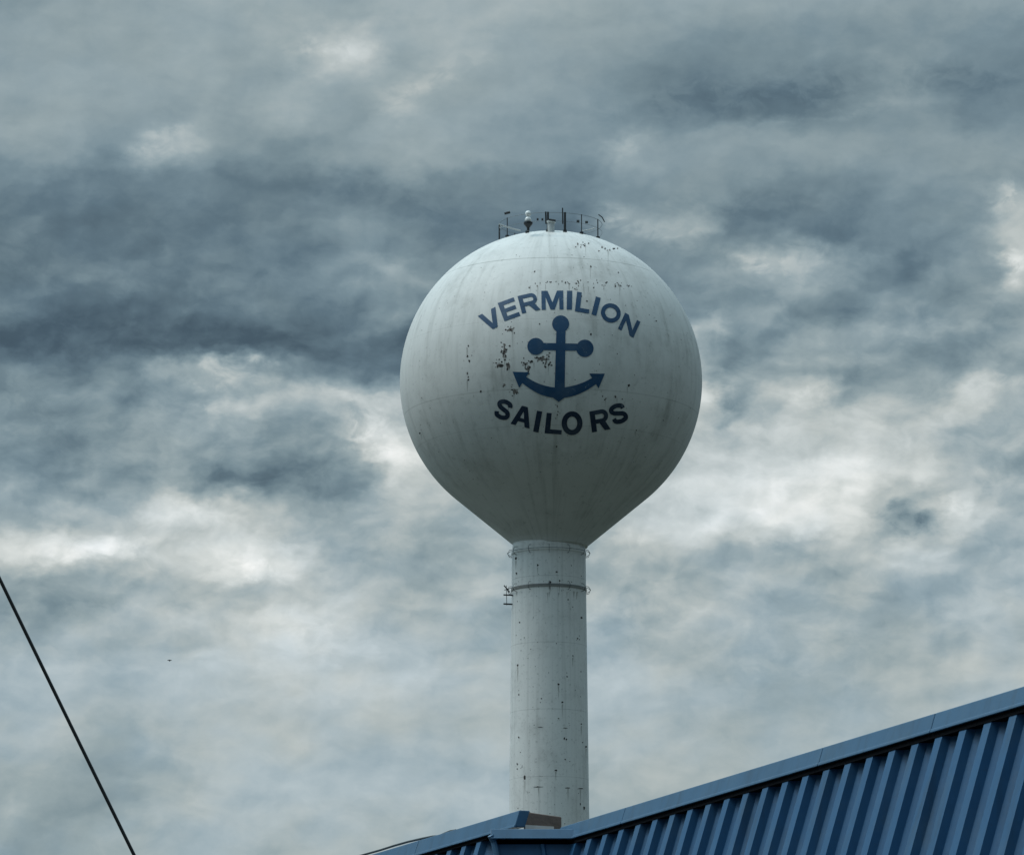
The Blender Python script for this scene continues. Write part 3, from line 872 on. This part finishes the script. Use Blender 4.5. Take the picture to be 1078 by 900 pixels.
# rusty box on the roof behind the return
VZ = 39.8
p0 = at(551.5, 854.3, VZ - .12); p1 = at(591, 859.0, VZ + .10)
top = (p0.z + p1.z) / 2
dirv = (p1 - p0); dirv.z = 0; wlen = dirv.length; dirv.normalize()
back = Vector((-dirv.y, dirv.x, 0))
if back.y < 0: back = -back
base = H1 - .6
vent = empty('roof_curb_box', (p0.x, p0.y, base), 'small rusty brown roof box with pale bottom strip at the foot of the tower', 'roof box')
bm = bmesh.new()
back = Vector((.012, .99, 0))
q_ = [p0, p1, p1 + back * .35, p0 + back * .35]
box8(bm, [Vector((p.x, p.y, base)) for p in q_] + [Vector((p.x, p.y, top - .0 + (0.012 if i in (0, 3) else -.012))) for i, p in enumerate(q_)])
o = link('body', bm, m_brown, vent)
bv = o.modifiers.new('b', 'BEVEL'); bv.width = 0.008; bv.segments = 2
bm = bmesh.new()
f0 = p0 + dirv * .015 - back * .012; f1 = p0 + dirv * (wlen * .80) - back * .012
zt, zb_ = at(570, 869.3, VZ).z, at(570, 871.5, VZ).z
q_ = [f0, f1, f1 + back * .01, f0 + back * .01]
box8(bm, [Vector((p.x, p.y, zb_ - .05)) for p in q_] + [Vector((p.x, p.y, zt + random.uniform(-.006, .006))) for p in q_])
link('flashing', bm, m_cream, vent)

# ------------------------------------------------------------------ cables and bird
bm = bmesh.new()
pts = []
for (x, y) in ((300, 926), (340, 912.5), (372, 902.5), (386, 898.5), (400, 894.6), (415, 889.8), (430, 885.6), (445, 882.2), (455, 880.2), (462, 879.6), (468, 877), (474, 874.6), (480, 873.6)):
    zz_ = 39.43 + (547 - x) / 162 * 4.45
    pts.append(at(x, y, zz_ - .03))
tube(bm, pts, .011, 8)
pz = 39.43 + (547 - 467) / 162 * 4.45
tube(bm, [at(464, 879.5, pz - .05), at(470.5, 887.5, pz - .03)], .007, 6)
rc = link('roof_cable', bm, m_black, None, loc=pts[3])
tag(rc, 'thin black cable lying along the far blue coping and dropping off it', 'cable')
bm = bmesh.new()
ZC = 29.0
pa = at(144.5, 900, ZC); pb = at(0, 604.5, ZC)
dv = (pb - pa)
low = pa - dv * (pa.z / dv.z)
hi = pa + dv * 3.0
pts = []
for i in range(31):
    t = i / 30
    p = low + (hi - low) * t
    p.z -= 0.10 * 4 * t * (1 - t) - 0.06
    pts.append(p)
pts[0] = low
tube(bm, pts, .0115, 10)
gc = link('guy_cable', bm, m_black, None, loc=low)
tag(gc, 'straight dark cable slanting steeply down across the sky at far left', 'cable')
bm = bmesh.new()
bp = at(178.5, 695, 230)
for sgn in (-1, 1):
    w = [bp + Vector(v) for v in ((0, .05, 0), (0, -.05, 0), (sgn * .07, -.03, .035), (sgn * .125, .0, .01), (sgn * .07, .045, .035))]
    vs = [bm.verts.new(x) for x in w]; bm.faces.new(vs)
    vs = [bm.verts.new(x - Vector((0, 0, .01))) for x in w]; bm.faces.new(list(reversed(vs)))
tube(bm, [bp + Vector((0, -.11, 0)), bp + Vector((0, -.06, 0)), bp + Vector((0, .04, 0)), bp + Vector((0, .14, .01))], [.012, .038, .042, .01], 10)
bd = link('bird', bm, m_bird, None, loc=bp)
tag(bd, 'tiny dark bird alone in the cloudy sky right of the slanting cable', 'bird')

# ------------------------------------------------------------------ view
scene.view_settings.view_transform = 'Standard'
scene.view_settings.look = 'None'
scene.view_settings.exposure = 0.06
scene.view_settings.gamma = 1.0
scene.cycles.use_denoising = True
